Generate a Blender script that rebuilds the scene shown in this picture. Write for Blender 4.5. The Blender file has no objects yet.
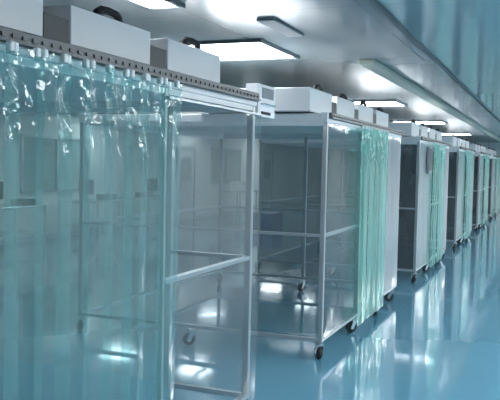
import bpy, bmesh, math, random
from mathutils import Vector, Matrix
rnd = random.Random(7)
S = bpy.context.scene
COL = S.collection
PI = math.pi

# ------------------------------------------------------------------ materials
def new_mat(name):
    m = bpy.data.materials.new(name); m.use_nodes = True
    nt = m.node_tree
    for n in list(nt.nodes): nt.nodes.remove(n)
    out = nt.nodes.new('ShaderNodeOutputMaterial')
    return m, nt, out

def pbr(name, col, rough=0.5, metal=0.0, ior=1.5, var=0.06, scale=6.0, bump=0.0, bscale=(20, 20, 20), coat=0.0):
    m, nt, out = new_mat(name)
    p = nt.nodes.new('ShaderNodeBsdfPrincipled')
    tc = nt.nodes.new('ShaderNodeTexCoord')
    nz = nt.nodes.new('ShaderNodeTexNoise'); nz.inputs['Scale'].default_value = scale
    nt.links.new(tc.outputs['Object'], nz.inputs['Vector'])
    mx = nt.nodes.new('ShaderNodeMix'); mx.data_type = 'RGBA'
    mx.inputs['A'].default_value = tuple(c * (1 - var) for c in col) + (1,)
    mx.inputs['B'].default_value = tuple(min(1, c * (1 + var)) for c in col) + (1,)
    nt.links.new(nz.outputs['Fac'], mx.inputs['Factor'])
    nt.links.new(mx.outputs['Result'], p.inputs['Base Color'])
    p.inputs['Roughness'].default_value = rough
    p.inputs['Metallic'].default_value = metal
    p.inputs['IOR'].default_value = ior
    p.inputs['Coat Weight'].default_value = coat
    p.inputs['Coat Roughness'].default_value = 0.05
    if bump:
        mp = nt.nodes.new('ShaderNodeMapping'); mp.inputs['Scale'].default_value = bscale
        nt.links.new(tc.outputs['Object'], mp.inputs['Vector'])
        n2 = nt.nodes.new('ShaderNodeTexNoise'); n2.inputs['Scale'].default_value = 1.0; n2.inputs['Detail'].default_value = 1.0
        nt.links.new(mp.outputs['Vector'], n2.inputs['Vector'])
        b = nt.nodes.new('ShaderNodeBump'); b.inputs['Strength'].default_value = 1.0; b.inputs['Distance'].default_value = bump
        nt.links.new(n2.outputs['Fac'], b.inputs['Height'])
        nt.links.new(b.outputs['Normal'], p.inputs['Normal'])
        if coat: nt.links.new(b.outputs['Normal'], p.inputs['Coat Normal'])
    nt.links.new(p.outputs['BSDF'], out.inputs['Surface'])
    return m

def sheet(name, tint, body, opac, rough=0.07, ior=1.5, bump=0.0, bscale=(6, 6, 1.5), trans=0.6):
    """a thin clear or tinted plastic film"""
    m, nt, out = new_mat(name)
    tr = nt.nodes.new('ShaderNodeBsdfTransparent'); tr.inputs['Color'].default_value = (*tint, 1)
    df = nt.nodes.new('ShaderNodeBsdfDiffuse'); df.inputs['Color'].default_value = (*body, 1)
    tl = nt.nodes.new('ShaderNodeBsdfTranslucent'); tl.inputs['Color'].default_value = (*body, 1)
    gl = nt.nodes.new('ShaderNodeBsdfGlossy'); gl.inputs['Roughness'].default_value = rough
    m1 = nt.nodes.new('ShaderNodeMixShader'); m1.inputs['Fac'].default_value = trans
    nt.links.new(df.outputs[0], m1.inputs[1]); nt.links.new(tl.outputs[0], m1.inputs[2])
    m2 = nt.nodes.new('ShaderNodeMixShader')
    tc = nt.nodes.new('ShaderNodeTexCoord')
    mp = nt.nodes.new('ShaderNodeMapping'); mp.inputs['Scale'].default_value = bscale
    nt.links.new(tc.outputs['Object'], mp.inputs['Vector'])
    nz = nt.nodes.new('ShaderNodeTexNoise'); nz.inputs['Scale'].default_value = 1.0; nz.inputs['Detail'].default_value = 2.0
    nt.links.new(mp.outputs['Vector'], nz.inputs['Vector'])
    mr = nt.nodes.new('ShaderNodeMapRange')
    mr.inputs['To Min'].default_value = opac * 0.75; mr.inputs['To Max'].default_value = opac * 1.25
    nt.links.new(nz.outputs['Fac'], mr.inputs['Value'])
    nt.links.new(mr.outputs['Result'], m2.inputs['Fac'])
    nt.links.new(tr.outputs[0], m2.inputs[1]); nt.links.new(m1.outputs[0], m2.inputs[2])
    fr = nt.nodes.new('ShaderNodeFresnel'); fr.inputs['IOR'].default_value = ior
    ge = nt.nodes.new('ShaderNodeNewGeometry')          # thin film: the same reflection on both faces
    mi = nt.nodes.new('ShaderNodeMix'); mi.inputs['A'].default_value = ior; mi.inputs['B'].default_value = 1 / ior
    nt.links.new(ge.outputs['Backfacing'], mi.inputs['Factor']); nt.links.new(mi.outputs['Result'], fr.inputs['IOR'])
    m3 = nt.nodes.new('ShaderNodeMixShader')
    nt.links.new(fr.outputs[0], m3.inputs['Fac'])
    nt.links.new(m2.outputs[0], m3.inputs[1]); nt.links.new(gl.outputs[0], m3.inputs[2])
    if bump:
        b = nt.nodes.new('ShaderNodeBump'); b.inputs['Distance'].default_value = bump
        nt.links.new(nz.outputs['Fac'], b.inputs['Height'])
        nt.links.new(b.outputs['Normal'], gl.inputs['Normal'])
    nt.links.new(m3.outputs[0], out.inputs['Surface'])
    return m

def lamp_mat(name, strength):
    m, nt, out = new_mat(name)
    e = nt.nodes.new('ShaderNodeEmission'); e.inputs['Color'].default_value = (0.93, 0.98, 1, 1)
    e.inputs['Strength'].default_value = strength
    nt.links.new(e.outputs[0], out.inputs['Surface'])
    return m

def panelled(name, col, line, w, h, rough, ior=1.5, axis='XZ', bump=0.0, bscale=(1, 1, 1), gap=0.006, coat=0.0):
    """flat panels with thin joint lines"""
    m = pbr(name, col, rough, ior=ior, var=0.04, scale=0.8, bump=bump, bscale=bscale, coat=coat)
    nt = m.node_tree
    p = next(n for n in nt.nodes if n.type == 'BSDF_PRINCIPLED')
    src = p.inputs['Base Color'].links[0].from_socket
    tc = next(n for n in nt.nodes if n.type == 'TEX_COORD')
    sp = nt.nodes.new('ShaderNodeSeparateXYZ'); nt.links.new(tc.outputs['Object'], sp.inputs[0])
    cb = nt.nodes.new('ShaderNodeCombineXYZ')
    nt.links.new(sp.outputs[axis[0]], cb.inputs['X']); nt.links.new(sp.outputs[axis[1]], cb.inputs['Y'])
    br = nt.nodes.new('ShaderNodeTexBrick'); br.offset = 0.0
    br.inputs['Scale'].default_value = 1.0; br.inputs['Brick Width'].default_value = w; br.inputs['Row Height'].default_value = h
    br.inputs['Mortar Size'].default_value = gap; br.inputs['Mortar Smooth'].default_value = 0.0
    nt.links.new(cb.outputs[0], br.inputs['Vector'])
    mx = nt.nodes.new('ShaderNodeMix'); mx.data_type = 'RGBA'
    nt.links.new(br.outputs['Fac'], mx.inputs['Factor'])
    nt.links.new(src, mx.inputs['A']); mx.inputs['B'].default_value = (*line, 1)
    nt.links.new(mx.outputs['Result'], p.inputs['Base Color'])
    return m

M = {}
M['floor'] = pbr('blue_epoxy_floor', (0.095, 0.25, 0.35), 0.10, ior=1.5, var=0.10, scale=0.5, bump=0.004, bscale=(1.2, 1.2, 1.2), coat=0.5)
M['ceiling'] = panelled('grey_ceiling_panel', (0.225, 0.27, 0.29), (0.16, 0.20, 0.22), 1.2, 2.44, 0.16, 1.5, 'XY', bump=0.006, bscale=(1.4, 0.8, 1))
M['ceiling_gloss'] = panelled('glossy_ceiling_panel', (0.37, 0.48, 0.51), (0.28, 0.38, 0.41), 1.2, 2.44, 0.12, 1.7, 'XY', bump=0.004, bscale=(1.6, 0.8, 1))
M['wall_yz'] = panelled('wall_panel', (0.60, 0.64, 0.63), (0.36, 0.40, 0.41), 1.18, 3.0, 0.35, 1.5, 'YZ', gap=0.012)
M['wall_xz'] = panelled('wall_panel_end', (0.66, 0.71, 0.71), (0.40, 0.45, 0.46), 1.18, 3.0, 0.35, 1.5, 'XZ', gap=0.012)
M['dark_trim'] = pbr('dark_trim', (0.06, 0.085, 0.10), 0.4)
M['white'] = pbr('white_powder_coat', (0.82, 0.83, 0.86), 0.38, var=0.03)
M['alu'] = pbr('brushed_aluminium', (0.44, 0.48, 0.51), 0.32, metal=0.55, var=0.05, scale=12)
M['rail_dark'] = pbr('dark_track_metal', (0.085, 0.095, 0.105), 0.35, metal=0.5)
M['clip'] = pbr('white_nylon_clip', (0.75, 0.80, 0.81), 0.3)
M['black'] = pbr('black_plastic', (0.010, 0.011, 0.013), 0.65)
M['rubber'] = pbr('black_rubber', (0.014, 0.015, 0.018), 0.6)
M['chrome'] = pbr('chrome_steel', (0.72, 0.74, 0.76), 0.14, metal=1.0, var=0.02)
M['steel'] = pbr('stainless_steel', (0.52, 0.56, 0.58), 0.25, metal=0.8, var=0.04)
M['joint'] = pbr('charcoal_gap_filler', (0.10, 0.105, 0.104), 0.5)
M['beige'] = pbr('beige_trunking', (0.50, 0.52, 0.44), 0.4)
M['vent'] = pbr('grey_vent', (0.22, 0.25, 0.27), 0.5)
M['blue'] = pbr('blue_crate_plastic', (0.03, 0.07, 0.24), 0.4)
M['card'] = pbr('white_box', (0.62, 0.66, 0.66), 0.6)
M['screen'] = pbr('dark_screen', (0.02, 0.025, 0.03), 0.12)
M['door'] = pbr('door_grey', (0.44, 0.50, 0.51), 0.35)
M['teal'] = sheet('teal_strip_pvc', (0.74, 0.92, 0.92), (0.36, 0.64, 0.65), 0.25, 0.05, 1.45, bump=0.012, bscale=(9, 9, 3.5), trans=0.55)
M['teal_dense'] = sheet('dense_teal_strip_pvc', (0.58, 0.88, 0.82), (0.50, 0.88, 0.79), 0.50, 0.10, 1.25, bump=0.012, bscale=(9, 9, 3.5), trans=0.5)
M['film'] = sheet('clear_film', (0.88, 0.91, 0.92), (0.46, 0.51, 0.53), 0.16, 0.07, 1.38, bump=0.012, bscale=(2.2, 2.2, 1.2))
M['frost'] = sheet('frosted_film', (0.85, 0.89, 0.90), (0.78, 0.82, 0.85), 0.62, 0.10, 1.35, bump=0.006, trans=0.3)
M['clear'] = sheet('very_clear_film', (0.90, 0.93, 0.94), (0.4, 0.45, 0.48), 0.05, 0.07, 1.4, bump=0.006)
M['smoke'] = sheet('smoke_film', (0.36, 0.38, 0.40), (0.17, 0.185, 0.20), 0.45, 0.12, 1.4, bump=0.006)
M['pane'] = sheet('window_glass', (0.80, 0.88, 0.88), (0.5, 0.6, 0.6), 0.10, 0.04, 1.45)
M['lamp'] = lamp_mat('led_diffuser', 14.0)

# ------------------------------------------------------------------ mesh helpers
def bx(bm, x0, x1, y0, y1, z0, z1, bev=0.0, seg=2):
    r = bmesh.ops.create_cube(bm, size=1.0)
    vs = r['verts']
    for v in vs:
        v.co = Vector((x0 + (v.co.x + .5) * (x1 - x0), y0 + (v.co.y + .5) * (y1 - y0), z0 + (v.co.z + .5) * (z1 - z0)))
    if bev:
        es = list({e for v in vs for e in v.link_edges})
        bmesh.ops.bevel(bm, geom=es, offset=bev, segments=seg, affect='EDGES', profile=0.5)

def cyl(bm, c, r0, r1, h, axis='Z', seg=20):
    rot = {'Z': Matrix(), 'X': Matrix.Rotation(PI / 2, 4, 'Y'), 'Y': Matrix.Rotation(PI / 2, 4, 'X')}[axis]
    bmesh.ops.create_cone(bm, cap_ends=True, segments=seg, radius1=r0, radius2=r1, depth=h,
                          matrix=Matrix.Translation(Vector(c)) @ rot)

def tube(bm, pts, r, seg=8):
    pts = [Vector(p) for p in pts]; rings = []
    for i, p in enumerate(pts):
        d = (pts[min(i + 1, len(pts) - 1)] - pts[max(i - 1, 0)]).normalized()
        a = d.cross(Vector((1, 0, 0)));
        if a.length < 0.1: a = d.cross(Vector((0, 0, 1)))
        a.normalize(); b = d.cross(a)
        rings.append([bm.verts.new(p + r * (math.cos(t) * a + math.sin(t) * b)) for t in [2 * PI * k / seg for k in range(seg)]])
    for A, B in zip(rings, rings[1:]):
        for k in range(seg): bm.faces.new((A[k], A[(k + 1) % seg], B[(k + 1) % seg], B[k]))
    bm.faces.new(rings[0]); bm.faces.new(rings[-1][::-1])

def obj(name, bm, mat, parent=None, smooth=False, loc=None):
    bmesh.ops.recalc_face_normals(bm, faces=bm.faces)
    me = bpy.data.meshes.new(name); bm.to_mesh(me); bm.free()
    me.materials.append(M[mat] if isinstance(mat, str) else mat)
    if smooth:
        for p in me.polygons: p.use_smooth = True
    o = bpy.data.objects.new(name, me); COL.objects.link(o)
    if parent: o.parent = parent
    if loc: o.location = loc
    return o

def box(name, x0, x1, y0, y1, z0, z1, mat, parent=None, bev=0.0):
    bm = bmesh.new(); bx(bm, x0, x1, y0, y1, z0, z1, bev)
    return obj(name, bm, mat, parent)

def tag(o, label, cat, group=None):
    o['label'] = label; o['category'] = cat
    if group: o['group'] = group
    return o

def thing(name, label, cat, loc, group=None):
    o = bpy.data.objects.new(name, None); COL.objects.link(o); o.location = loc; o.empty_display_size = 0.2
    return tag(o, label, cat, group)

def struct(o): o['kind'] = 'structure'; return o

def children(o): return [c for c in bpy.data.objects if c.parent == o]
def copy_tree(o, parent=None):
    c = o.copy(); COL.objects.link(c)
    if parent: c.parent = parent
    for ch in children(o): copy_tree(ch, c)
    return c

# ------------------------------------------------------------------ the hall
HC = 2.75
XL, XR, YB, YF = -10.0, 3.6, -3.0, 31.5
struct(box('floor', XL - .1, XR + .1, YB - .1, YF + .1, -0.1, 0.0, 'floor'))
SEAM = -1.08
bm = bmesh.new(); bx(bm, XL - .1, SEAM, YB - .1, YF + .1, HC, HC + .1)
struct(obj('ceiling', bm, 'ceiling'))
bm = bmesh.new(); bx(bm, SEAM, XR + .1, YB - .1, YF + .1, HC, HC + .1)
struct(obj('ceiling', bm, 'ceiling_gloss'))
struct(box('trim_1', SEAM - .022, SEAM + .022, YB, YF, HC - .018, HC, 'dark_trim'))
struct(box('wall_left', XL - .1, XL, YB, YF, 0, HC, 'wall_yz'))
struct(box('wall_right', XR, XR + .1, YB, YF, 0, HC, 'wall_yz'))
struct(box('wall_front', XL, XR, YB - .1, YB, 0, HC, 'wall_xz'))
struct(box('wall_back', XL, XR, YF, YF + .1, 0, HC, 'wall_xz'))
struct(box('baseboard_left', XL, XL + .02, YB, YF, 0, .1, 'alu'))
struct(box('baseboard_back', XL + .02, XR, YF - .02, YF, 0, .1, 'alu'))

# windows and doors of the left wall
def wall_window(n, y0, y1, z0, z1):
    bm = bmesh.new()
    t = .05
    bx(bm, XL, XL + .05, y0, y1, z0, z0 + t); bx(bm, XL, XL + .05, y0, y1, z1 - t, z1)
    bx(bm, XL, XL + .05, y0, y0 + t, z0, z1); bx(bm, XL, XL + .05, y1 - t, y1, z0, z1)
    bx(bm, XL, XL + .05, (y0 + y1) / 2 - t / 2, (y0 + y1) / 2 + t / 2, z0, z1)
    f = struct(obj('window_%d' % n, bm, 'alu'))
    box('window_pane', XL + .004, XL + .014, y0 + t, y1 - t, z0 + t, z1 - t, 'pane', f)
def wall_door(n, y0, y1, z1):
    bm = bmesh.new(); t = .06
    bx(bm, XL, XL + .06, y0, y0 + t, 0, z1); bx(bm, XL, XL + .06, y1 - t, y1, 0, z1); bx(bm, XL, XL + .06, y0 + t, y1 - t, z1 - t, z1)
    f = struct(obj('door_%d' % n, bm, 'alu'))
    lf = box('door_leaf', XL + .002, XL + .03, y0 + t, y1 - t, .01, z1 - t, 'door', f)
    box('door_glass', XL + .03, XL + .036, y0 + .25, y1 - .25, 1.15, 1.85, 'pane', f)
    bm = bmesh.new(); tube(bm, [(XL + .03, y0 + .14, 1.0), (XL + .08, y0 + .14, 1.0), (XL + .08, y0 + .26, 1.0)], .012)
    obj('door_handle', bm, 'chrome', f)
wall_window(1, 7.6, 10.0, 1.0, 2.2)
wall_window(2, 12.4, 14.8, 1.0, 2.2)
wall_door(1, 19.2, 20.4, 2.15)
wall_window(3, 21.6, 24.0, 1.0, 2.2)
wall_door(2, 26.0, 27.2, 2.15)

# ------------------------------------------------------------------ ceiling lamps
def ceiling_light(x0, x1, y0, y1, label, group):
    t = thing('ceiling_light', label, 'ceiling light', ((x0 + x1) / 2, (y0 + y1) / 2, HC), group)
    w, l = (x1 - x0) / 2, (y1 - y0) / 2
    bm = bmesh.new(); e = .028
    bx(bm, -w, w, -l, -l + e, -.03, 0); bx(bm, -w, w, l - e, l, -.03, 0)
    bx(bm, -w, -w + e, -l + e, l - e, -.03, 0); bx(bm, w - e, w, -l + e, l - e, -.03, 0)
    obj('frame', bm, 'dark_trim', t)
    box('diffuser', -w + e, w - e, -l + e, l - e, -.016, -.004, 'lamp', t)
    return t
g = 'light panels over the row of booths'
row1 = [(3.55, 'flat ceiling light above the nearest booth, cut by the top of the photo'),
        (6.0, 'dark edged flat ceiling light above the front end of the second booth'),
        (11.9, 'bright ceiling light above the front end of the third booth'),
        (17.2, 'small distant ceiling light above the fourth booth'),
        (23.3, 'farthest ceiling light, a thin bright strip over the fifth booth')]
for y, lb in row1: ceiling_light(-2.56 if y < 4 else -3.45, -2.29, y - .1, y + .95, lb, g)
for i in range(12):
    y = 0.7 + 2.5 * i
    ceiling_light(0.45, 1.65, y, y + 1.2, 'flat ceiling light over the open aisle to the right of the booths', 'light panels over the aisle')
for i, y in enumerate((6, 14, 22)):
    ceiling_light(-7.3, -6.6, y, y + .8, 'flat ceiling light over the hall behind the row of booths', 'light panels behind the booths')

for y in (9.6, 14.4, 19.6, 24.6):
    ceiling_light(-9.5, -8.7, y, y + .7, 'flat ceiling light close to the far wall of the hall', 'light panels along the far wall')
o = box('ceiling_plate', -2.02, -1.88, 5.1, 5.8, HC - .02, HC, 'vent', bev=.006)  # flat dark grey plate set against the ceiling
tag(o, 'small dark grey box on the ceiling right of the large light panel', 'ceiling vent')
bm = bmesh.new(); bx(bm, -1.80, -1.64, 7.3, YF - .3, HC - .05, HC, .012)
tag(obj('cable_trunking', bm, 'beige'), 'long beige trunking on the ceiling running along above the booth fronts', 'trunking')

# ------------------------------------------------------------------ clean booths
X1, X0 = -1.79, -4.30       # aisle side and rear side
LEN = 3.40
ZB, ZM, ZT = 0.16, 1.09, 2.07
P = 0.042

def wavy_sheet(y0, y1, z0, z1, nx, nz, fn):
    """vertical sheet in the Y-Z plane; fn(u, v, y, z) gives (dx, dy)"""
    bm = bmesh.new(); g = []
    for j in range(nz + 1):
        v = j / nz; z = z0 + (z1 - z0) * v; row = []
        for i in range(nx + 1):
            u = i / nx; y = y0 + (y1 - y0) * u
            dx, dy = fn(u, v, y, z)
            row.append(bm.verts.new((dx, y + dy, z)))
        g.append(row)
    for j in range(nz):
        for i in range(nx):
            bm.faces.new((g[j][i], g[j][i + 1], g[j + 1][i + 1], g[j + 1][i]))
    return bm

def make_caster():
    bm = bmesh.new()
    cyl(bm, (0, 0, .119), .011, .011, .012)
    cyl(bm, (0, 0, .112), .024, .024, .008)
    for s in (-1, 1):
        bm2 = [(s * .021, -.016, .104), (s * .021, .022, .104), (s * .021, .046, .048), (s * .021, .022, .032), ]
        a = [bm.verts.new(p) for p in bm2]; b = [bm.verts.new((p[0] + s * .004, p[1], p[2])) for p in bm2]
        bm.faces.new(a); bm.faces.new(b[::-1])
        for k in range(4): bm.faces.new((a[k], a[(k + 1) % 4], b[(k + 1) % 4], b[k]))
    bx(bm, -.025, .025, -.018, .024, .100, .108)
    fork = obj('caster', bm, 'chrome')
    bm = bmesh.new(); cyl(bm, (0, .030, .046), .046, .046, .032, 'X', 28)
    bmesh.ops.bevel(bm, geom=[e for e in bm.edges if len(e.link_faces) == 2 and e.calc_face_angle() > 1], offset=.007, segments=3, affect='EDGES')
    obj('wheel', bm, 'rubber', fork)
    bm = bmesh.new(); cyl(bm, (0, .030, .042), .016, .016, .040, 'X', 16); obj('hub', bm, 'chrome', fork)
    return fork
CASTER = make_caster(); first_caster = [True]
def caster(x, y, rot, parent):
    if first_caster[0]: c = CASTER; first_caster[0] = False; c.parent = parent
    else: c = copy_tree(CASTER, parent)
    c.location = (x, y, 0); c.rotation_euler = (0, 0, rot); c.scale = (1.28, 1.28, 1.28)

def booth(y0, label, smoke, seed, front_film):
    t = thing('clean_booth', label, 'clean booth', ((X0 + X1) / 2, y0 + LEN / 2, 0), 'clean booths along the aisle')
    hw, hl = (X1 - X0) / 2, LEN / 2
    h = P / 2
    first = y0 < 2
    XQ = -2.39 - (X0 + X1) / 2
    ym = 3.33 - y0 - hl if first else -hl + 1.30      # the front of the nearest booth opens behind its curtain
    for (px, py) in ((hw, -hl), (hw, ym), (hw, hl), (0, hl), (-hw, -hl), (-hw, hl)):
        if first and px == 0: px = XQ
        h = .013 if first and py == ym and px > 0 else P / 2
        sx = -1 if px == hw else (1 if px == -hw else 0); sy = 1 if py == -hl else (-1 if py == hl else 0)
        cx, cy = px + sx * h, py + sy * h
        box('post', cx - h, cx + h, cy - h, cy + h, ZB, ZT, 'alu', t, .004)
    h = P / 2
    def rails(name, z, hh, near=True, mat='alu'):
        xs = (-hw, hw); q = P * .9 / 2
        for px, s in ((hw, -1), (-hw, 1)):
            if px > 0:
                segs = [(-hl + P, ym - h), (ym + h, hl - P)]
                if first and name != 'top_rail': segs = segs[1:]
            else: segs = [(-hl + P, hl - P)]
            for a, b in segs:
                cx = px + s * h
                box(name, cx - q, cx + q, a, b, z - hh, z + hh, mat, t, .003)
        ends = [(hl, -1)] + ([(-hl, 1)] if near else [])
        for py, s in ends:
            cy = py + s * h
            segs = [(-hw + P, -h), (h, hw - P)] if py > 0 and not first else [(-hw + P, hw - P)]
            if first and py > 0 and name != 'top_rail': segs = [(XQ + h, hw - P)]
            for a, b in segs: box(name, a, b, cy - q, cy + q, z - hh, z + hh, mat, t, .003)
    rails('bottom_rail', ZB + .016, .016)
    rails('middle_rail', ZM, .013)
    rails('top_rail', ZT - .016, .016, mat='white')
    # canopy: a shallow white tray that carries the filter boxes
    bm = bmesh.new()
    bx(bm, hw - .06, hw + .005, -hl - .01, hl + .01, ZT, ZT + .085, .006)
    bx(bm, -hw - .005, -hw + .06, -hl - .01, hl + .01, ZT, ZT + .085, .006)
    bx(bm, -hw + .06, hw - .06, -hl - .01, -hl + .06, ZT, ZT + .075, .006)
    bx(bm, -hw + .06, hw - .06, hl - .06, hl + .01, ZT, ZT + .075, .006)
    obj('canopy_frame', bm, 'white', t)
    box('canopy_plate', -hw + .06, hw - .06, -hl + .06, hl - .06, ZT + .045, ZT + .075, 'white', t)
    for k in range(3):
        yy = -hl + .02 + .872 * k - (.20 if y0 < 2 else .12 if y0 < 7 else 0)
        box('gap_filler', -hw + .3, hw - .138, yy + .700, yy + .866, ZT + .078, ZT + .225, 'joint', t)  # dark grey block filling the gap between neighbouring filter boxes
    # curtain track
    bm = bmesh.new()
    bx(bm, hw + .008, hw + .034, -hl + .02, hl - .02, ZT + .030, ZT + .083, .004)
    bx(bm, hw + .034, hw + .042, -hl + .02, hl - .02, ZT + .034, ZT + .044)
    for k in range(60):
        yy = -hl + .05 + k * (LEN - .1) / 59
        bx(bm, hw + .0335, hw + .040, yy - .012, yy + .012, ZT + .050, ZT + .064)
    obj('curtain_track', bm, 'rail_dark', t)
    # films
    rr = random.Random(seed)
    def film(a, b, z0, z1, x, name='clear_panel', mat='film', amp=.004):
        p1, p2 = rr.uniform(0, 6), rr.uniform(0, 6)
        bm = wavy_sheet(a, b, z0, z1, 14, 18, lambda u, v, y, z: (x + amp * math.sin(u * 5 + p1 + v * 2) * math.sin(v * 4 + p2), 0))
        return obj(name, bm, mat, t, True)
    for k, (a, b) in enumerate(front_film):
        pale = k == 1 or smoke
        f = film(a - y0 - hl, b - y0 - hl, ZB + .03, ZT - .012, hw + .003, mat='frost' if pale else 'film')
        if pale: f['label'] = 'pale frosted film panel'
    if y0 < 2:
        f = film(3.30 - y0 - hl, hl + .045, .08, ZT - .055, hw + .022, 'clear_curtain'); f['label'] = 'greyish clear film curtain'
        box('curtain_bar', hw + .012, hw + .032, 3.30 - y0 - hl, hl + .045, ZT - .056, ZT - .044, 'alu', t)
    def end_film(y, a, b, name, mat):
        p1 = rr.uniform(0, 6)
        bm = wavy_sheet(a, b, ZB + .03, ZT - .04, 14, 18, lambda u, v, yy, z: (.004 * math.sin(u * 6 + p1 + v * 2), 0))
        for v in bm.verts: v.co = Vector((v.co.y, y + v.co.x, v.co.z))
        return obj(name, bm, mat, t, True)
    if smoke:
        xs = hw - .70
        e = end_film(-hl + .012, xs + P, hw - P, 'smoke_panel', 'smoke'); e['label'] = 'dark smoke grey end panel'
        end_film(-hl + .012, -hw + P, xs, 'clear_panel', 'clear')
        box('post', xs, xs + P, -hl + .043, -hl + .043 + P, ZB, ZT, 'alu', t, .004)
    else: end_film(-hl + .012, -hw + P, hw - P, 'clear_panel', 'clear')
    end_film(hl - .012, -hw + P, -h, 'clear_panel', 'film')
    end_film(hl - .012, h, hw - P, 'clear_panel', 'film')
    film(-hl + P, hl - P, ZB + .03, ZT - .04, -hw + .012)
    # casters
    for px, py, r in ((hw - h, -hl + .03, .7), (hw - h, ym - .04, 2.4), (hw - h + .02, ym + .86, .3), (hw - h, hl - .2, 1.9),
                      (0, hl - .03, 2.8), (0, -hl + .03, 2.2), (-hw + h, -hl + .03, 1), (-hw + h, hl - .03, .2)):
        if not (first and (px == 0 or py == ym + .86)): caster(px, py, r, t)
    return t

def strip_curtain(y0, y1, label, seed, pitch=.155, z0=.045, mat='teal'):
    t = thing('strip_curtain', label, 'curtain', (X1 + .064, (y0 + y1) / 2, 0), 'green strip curtains along the booth fronts')
    rr = random.Random(seed)
    n = max(4, round((y1 - y0) / pitch)); pt = (y1 - y0) / n; w = pt * 1.42
    zt = ZT + .020
    for k in range(n):
        c = -(y1 - y0) / 2 + pt * (k + .5)
        off = (.004 if k % 2 else -.004)
        a1, a2, a3 = rr.uniform(-.5, .5), rr.uniform(0, 6), rr.uniform(0, 6)
        curl = rr.uniform(.004, .011) * (1 if rr.random() < .75 else -1)
        sway = rr.uniform(-.02, .02)
        def fn(u, v, y, z):
            s = u - .5
            top = max(0, (v - .80) / .20)
            mid = math.sin(PI * min(1, max(0, v)))
            dx = off + curl * (1 - 4 * s * s) * (.35 + .65 * v) + .03 * a1 * s * w * 1.5
            dx += .006 * math.sin(7 * u + a2 + 3 * v) * (.3 + top) + .003 * math.sin(14 * v + a3 + 4 * u) * (.25 + 1.8 * top)
            tp = max(0, min(1, (v - .72) / .16)) * (1 if v < .96 else (1 - v) / .04)
            dx += .0055 * tp * (math.sin(9 * u + a3 + 3 * math.sin(40 * v + a2)) * math.sin(70 * v + a2 + 5 * u) + .6 * math.sin(17 * u + 55 * v + a3))
            dx += sway * (1 - v) * .4
            dy = sway * (1 - v) ** 1.5 + .008 * math.sin(6 * v + a2) * (1 - top)
            return dx, dy
        hi = max(.0, .0)
        bm = wavy_sheet(c - w / 2, c + w / 2, z0 + rr.uniform(0, .012), zt - rr.uniform(0, .008), 14, 110, fn)
        st = obj('strip', bm, mat, t, True)
        for s in (-.28, .28):
            bm = bmesh.new()
            bx(bm, -.012 + off, .012 + off, c + s * w - .012, c + s * w + .012, zt - .024, zt + .010, .004, 1)
            obj('clip', bm, 'clip', st)
    return t

STARTS = [1.14, 6.22, 11.10, 16.10, 21.10, 26.10]
names = ['nearest wheeled clean booth with aluminium frame, filling the left of the photo',
         'second wheeled clean booth, its open-looking end and tall corner post in the middle',
         'third wheeled clean booth with a dark smoke grey end panel',
         'fourth wheeled clean booth, a narrow slice far down the row',
         'fifth wheeled clean booth, very small near the right edge',
         'last wheeled clean booth at the far right end of the row']
ords = ['nearest', 'second', 'third', 'fourth', 'fifth', 'last']
for i, y0 in enumerate(STARTS):
    if i == 0: ff = []
    else: ff = [(y0 + P, y0 + 1.30 - .025), (y0 + 2.22, y0 + LEN - P)]
    booth(y0, names[i], i >= 2, 40 + i, ff)
cl = ['long green plastic strip curtain across the front of the nearest booth',
      'bright green strip curtain in the middle of the second booth front',
      'narrow green strip curtain on the third booth, right of its white panel',
      'slim green strip curtain on the fourth booth front',
      'thin green strip curtain on the fifth booth front',
      'farthest green strip curtain, on the last booth']
for i, y0 in enumerate(STARTS):
    a, b = (1.18, 3.32) if i == 0 else (y0 + 1.02, y0 + 2.26)
    if i == 0: strip_curtain(a, b, cl[i], 70 + i)
    else: strip_curtain(a, b, cl[i], 70 + i, .13, .105, 'teal_dense')

# ------------------------------------------------------------------ filter fan boxes on the booths
FZ = ZT + .0855
def make_filter_box():
    t = thing('filter_box', 'x', 'filter fan box', (0, 0, FZ))
    bm = bmesh.new(); bx(bm, -.53, .53, -.342, .342, 0, .205, .006)
    obj('casing', bm, 'white', t)
    bm = bmesh.new(); bx(bm, -.533, .533, -.346, .346, .0, .010)
    obj('flange', bm, 'alu', t)
    bm = bmesh.new(); cyl(bm, (-.1, 0, .212), .24, .19, .016, seg=32); obj('fan_inlet', bm, 'vent', t)
    hx = .495
    bm = bmesh.new()
    pts = [(hx, -.095, .2045), (hx, -.090, .226), (hx, -.062, .241), (hx, 0, .246), (hx, .062, .241), (hx, .090, .226), (hx, .095, .2045)]
    tube(bm, pts, .019); bx(bm, hx - .018, hx + .018, -.12, -.07, .205, .213); bx(bm, hx - .018, hx + .018, .07, .12, .205, .213)
    obj('handle', bm, 'black', t)
    return t
proto = make_filter_box(); used = False
pos = ['first', 'second', 'third', 'fourth']
for i, y0 in enumerate(STARTS):
    for k in range(4):
        if not used: o = proto; used = True
        else: o = copy_tree(proto)
        o.location = (-1.92 - .53, y0 + .02 + .345 + .872 * k - (.20 if i == 0 else .12 if i == 1 else 0), FZ)
        where = {0: 'end nearest the camera', 1: 'second from the near end', 2: 'third from the near end', 3: 'far end'}[k]
        o['label'] = 'white filter fan box with black handle on the %s booth, %s' % (ords[i], where)
        o['group'] = 'filter fan boxes on top of the booths'

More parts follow.
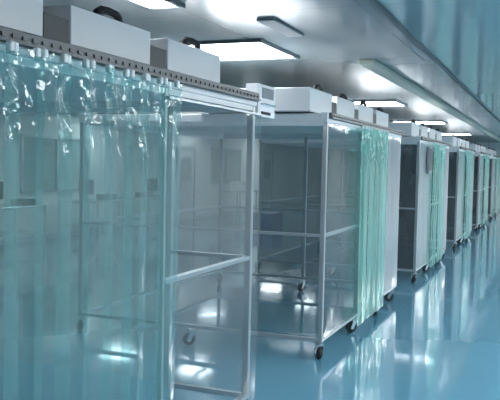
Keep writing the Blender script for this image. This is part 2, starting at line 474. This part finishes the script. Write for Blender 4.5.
# control box on the far top corner of the nearest booth
t = thing('control_box', 'pale grey control box at the far top corner of the nearest booth', 'control box', (-1.83, 4.73, ZT - .06))
box('casing', -.045, .045, -.16, .16, 0, .215, 'white', t, .006)
box('display', .0455, .0485, -.09, .12, .125, .195, 'vent', t)
bm = bmesh.new(); tube(bm, [(.045, -.10, .085), (.062, -.10, .085), (.062, .12, .085), (.045, .12, .085)], .006); obj('grab_bar', bm, 'chrome', t)
box('slot_cover', .0455, .052, -.10, .06, .018, .036, 'black', t)
box('mounting_arm', -.03, .02, -.178, -.1605, .07, .12, 'alu', t)
# control screen on the third booth
t = thing('control_unit', 'small dark control screen hung on the third booth front', 'control panel', (X1 + .026, 11.88, 1.60))
box('casing', -.01, .03, -.17, .17, 0, .42, 'vent', t, .006)
box('screen', .0305, .033, -.14, .14, .05, .39, 'screen', t)

# ------------------------------------------------------------------ things in the hall behind
def bench(y, label):
    t = thing('work_table', label, 'work table', (-9.45, y, 0), 'steel work tables along the far wall')
    box('table_top', -.38, .38, -.75, .75, .78, .82, 'steel', t, .006)
    box('lower_shelf', -.33, .33, -.70, .70, .28, .30, 'steel', t)
    for sx in (-1, 1):
        for sy in (-1, 1):
            box('leg', sx * .35 - .02, sx * .35 + .02, sy * .72 - .02, sy * .72 + .02, 0, .78, 'steel', t)
    return t
bl = ['steel work table by the far wall, leftmost behind the green curtain',
      'steel work table by the far wall, second from the left behind the curtain',
      'steel work table by the far wall, third from the left behind the curtain',
      'steel work table by the far wall, seen through the clear film']
for y, lb in zip((11.3, 14.2, 16.6, 22.6), bl): bench(y, lb)
def monitor(y, label):
    t = thing('monitor', label, 'monitor', (-9.5, y, .8205), 'monitors on the work tables')
    box('base', -.09, .09, -.12, .12, 0, .014, 'black', t, .003)
    box('stand', -.02, .02, -.03, .03, .0145, .12, 'black', t)
    box('screen', -.0, .04, -.27, .27, .12, .45, 'black', t, .006)
monitor(11.0, 'black monitor on the leftmost work table behind the curtain')
monitor(14.0, 'black monitor on the second work table behind the curtain')
monitor(16.9, 'black monitor on the third work table behind the curtain')
for y, lb in ((11.7, 'low black box on the leftmost work table'), (14.6, 'low black box on the second work table'), (16.3, 'low black box on the third work table')):
    bm = bmesh.new(); bx(bm, -.15, .15, -.2, .2, 0, .12, .01)
    tag(obj('equipment_case', bm, 'black', loc=(-9.35, y, .8205)), lb, 'case', 'cases on the work tables')
bm = bmesh.new(); bx(bm, -.2, .2, -.25, .25, 0, .3, .008)
tag(obj('carton', bm, 'card', loc=(-9.4, 22.5, .8205)), 'white carton on the work table seen through the clear film', 'box')
# blue crate
t = thing('crate', 'dark blue plastic crate on the floor behind the second booth', 'crate', (-6.8, 18.2, 0))
bm = bmesh.new()
bx(bm, -.3, .3, -.4, .4, 0, .03); bx(bm, -.3, -.27, -.4, .4, .03, .42); bx(bm, .27, .3, -.4, .4, .03, .42)
bx(bm, -.27, .27, -.4, -.37, .03, .42); bx(bm, -.27, .27, .37, .4, .03, .42)
obj('body', bm, 'blue', t)
box('rim', -.32, .32, -.42, .42, .42, .45, 'blue', t, .006)

# ------------------------------------------------------------------ camera and render look
cam = bpy.data.cameras.new('camera'); co = bpy.data.objects.new('camera', cam); COL.objects.link(co)
cam.sensor_width = 36; cam.lens = 54.0; cam.clip_start = .05
yaw, pitch, roll = math.radians(21.8), math.radians(2.77), math.radians(1.2)
R = Matrix.Rotation(yaw, 4, 'Z') @ Matrix.Rotation(PI / 2 - pitch, 4, 'X') @ Matrix.Rotation(roll, 4, 'Z')
co.matrix_world = Matrix.Translation((0, 0, 1.70)) @ R
S.camera = co
w = bpy.data.worlds.new('world'); w.use_nodes = True; S.world = w
w.node_tree.nodes['Background'].inputs[0].default_value = (.6, .75, .8, 1)
w.node_tree.nodes['Background'].inputs[1].default_value = 0.15
S.cycles.transparent_max_bounces = 48
S.cycles.max_bounces = 10
vs = S.view_settings
vs.view_transform = 'Standard'; vs.look = 'None'; vs.gamma = 1.0; vs.use_curve_mapping = False
vs.exposure = 0.78
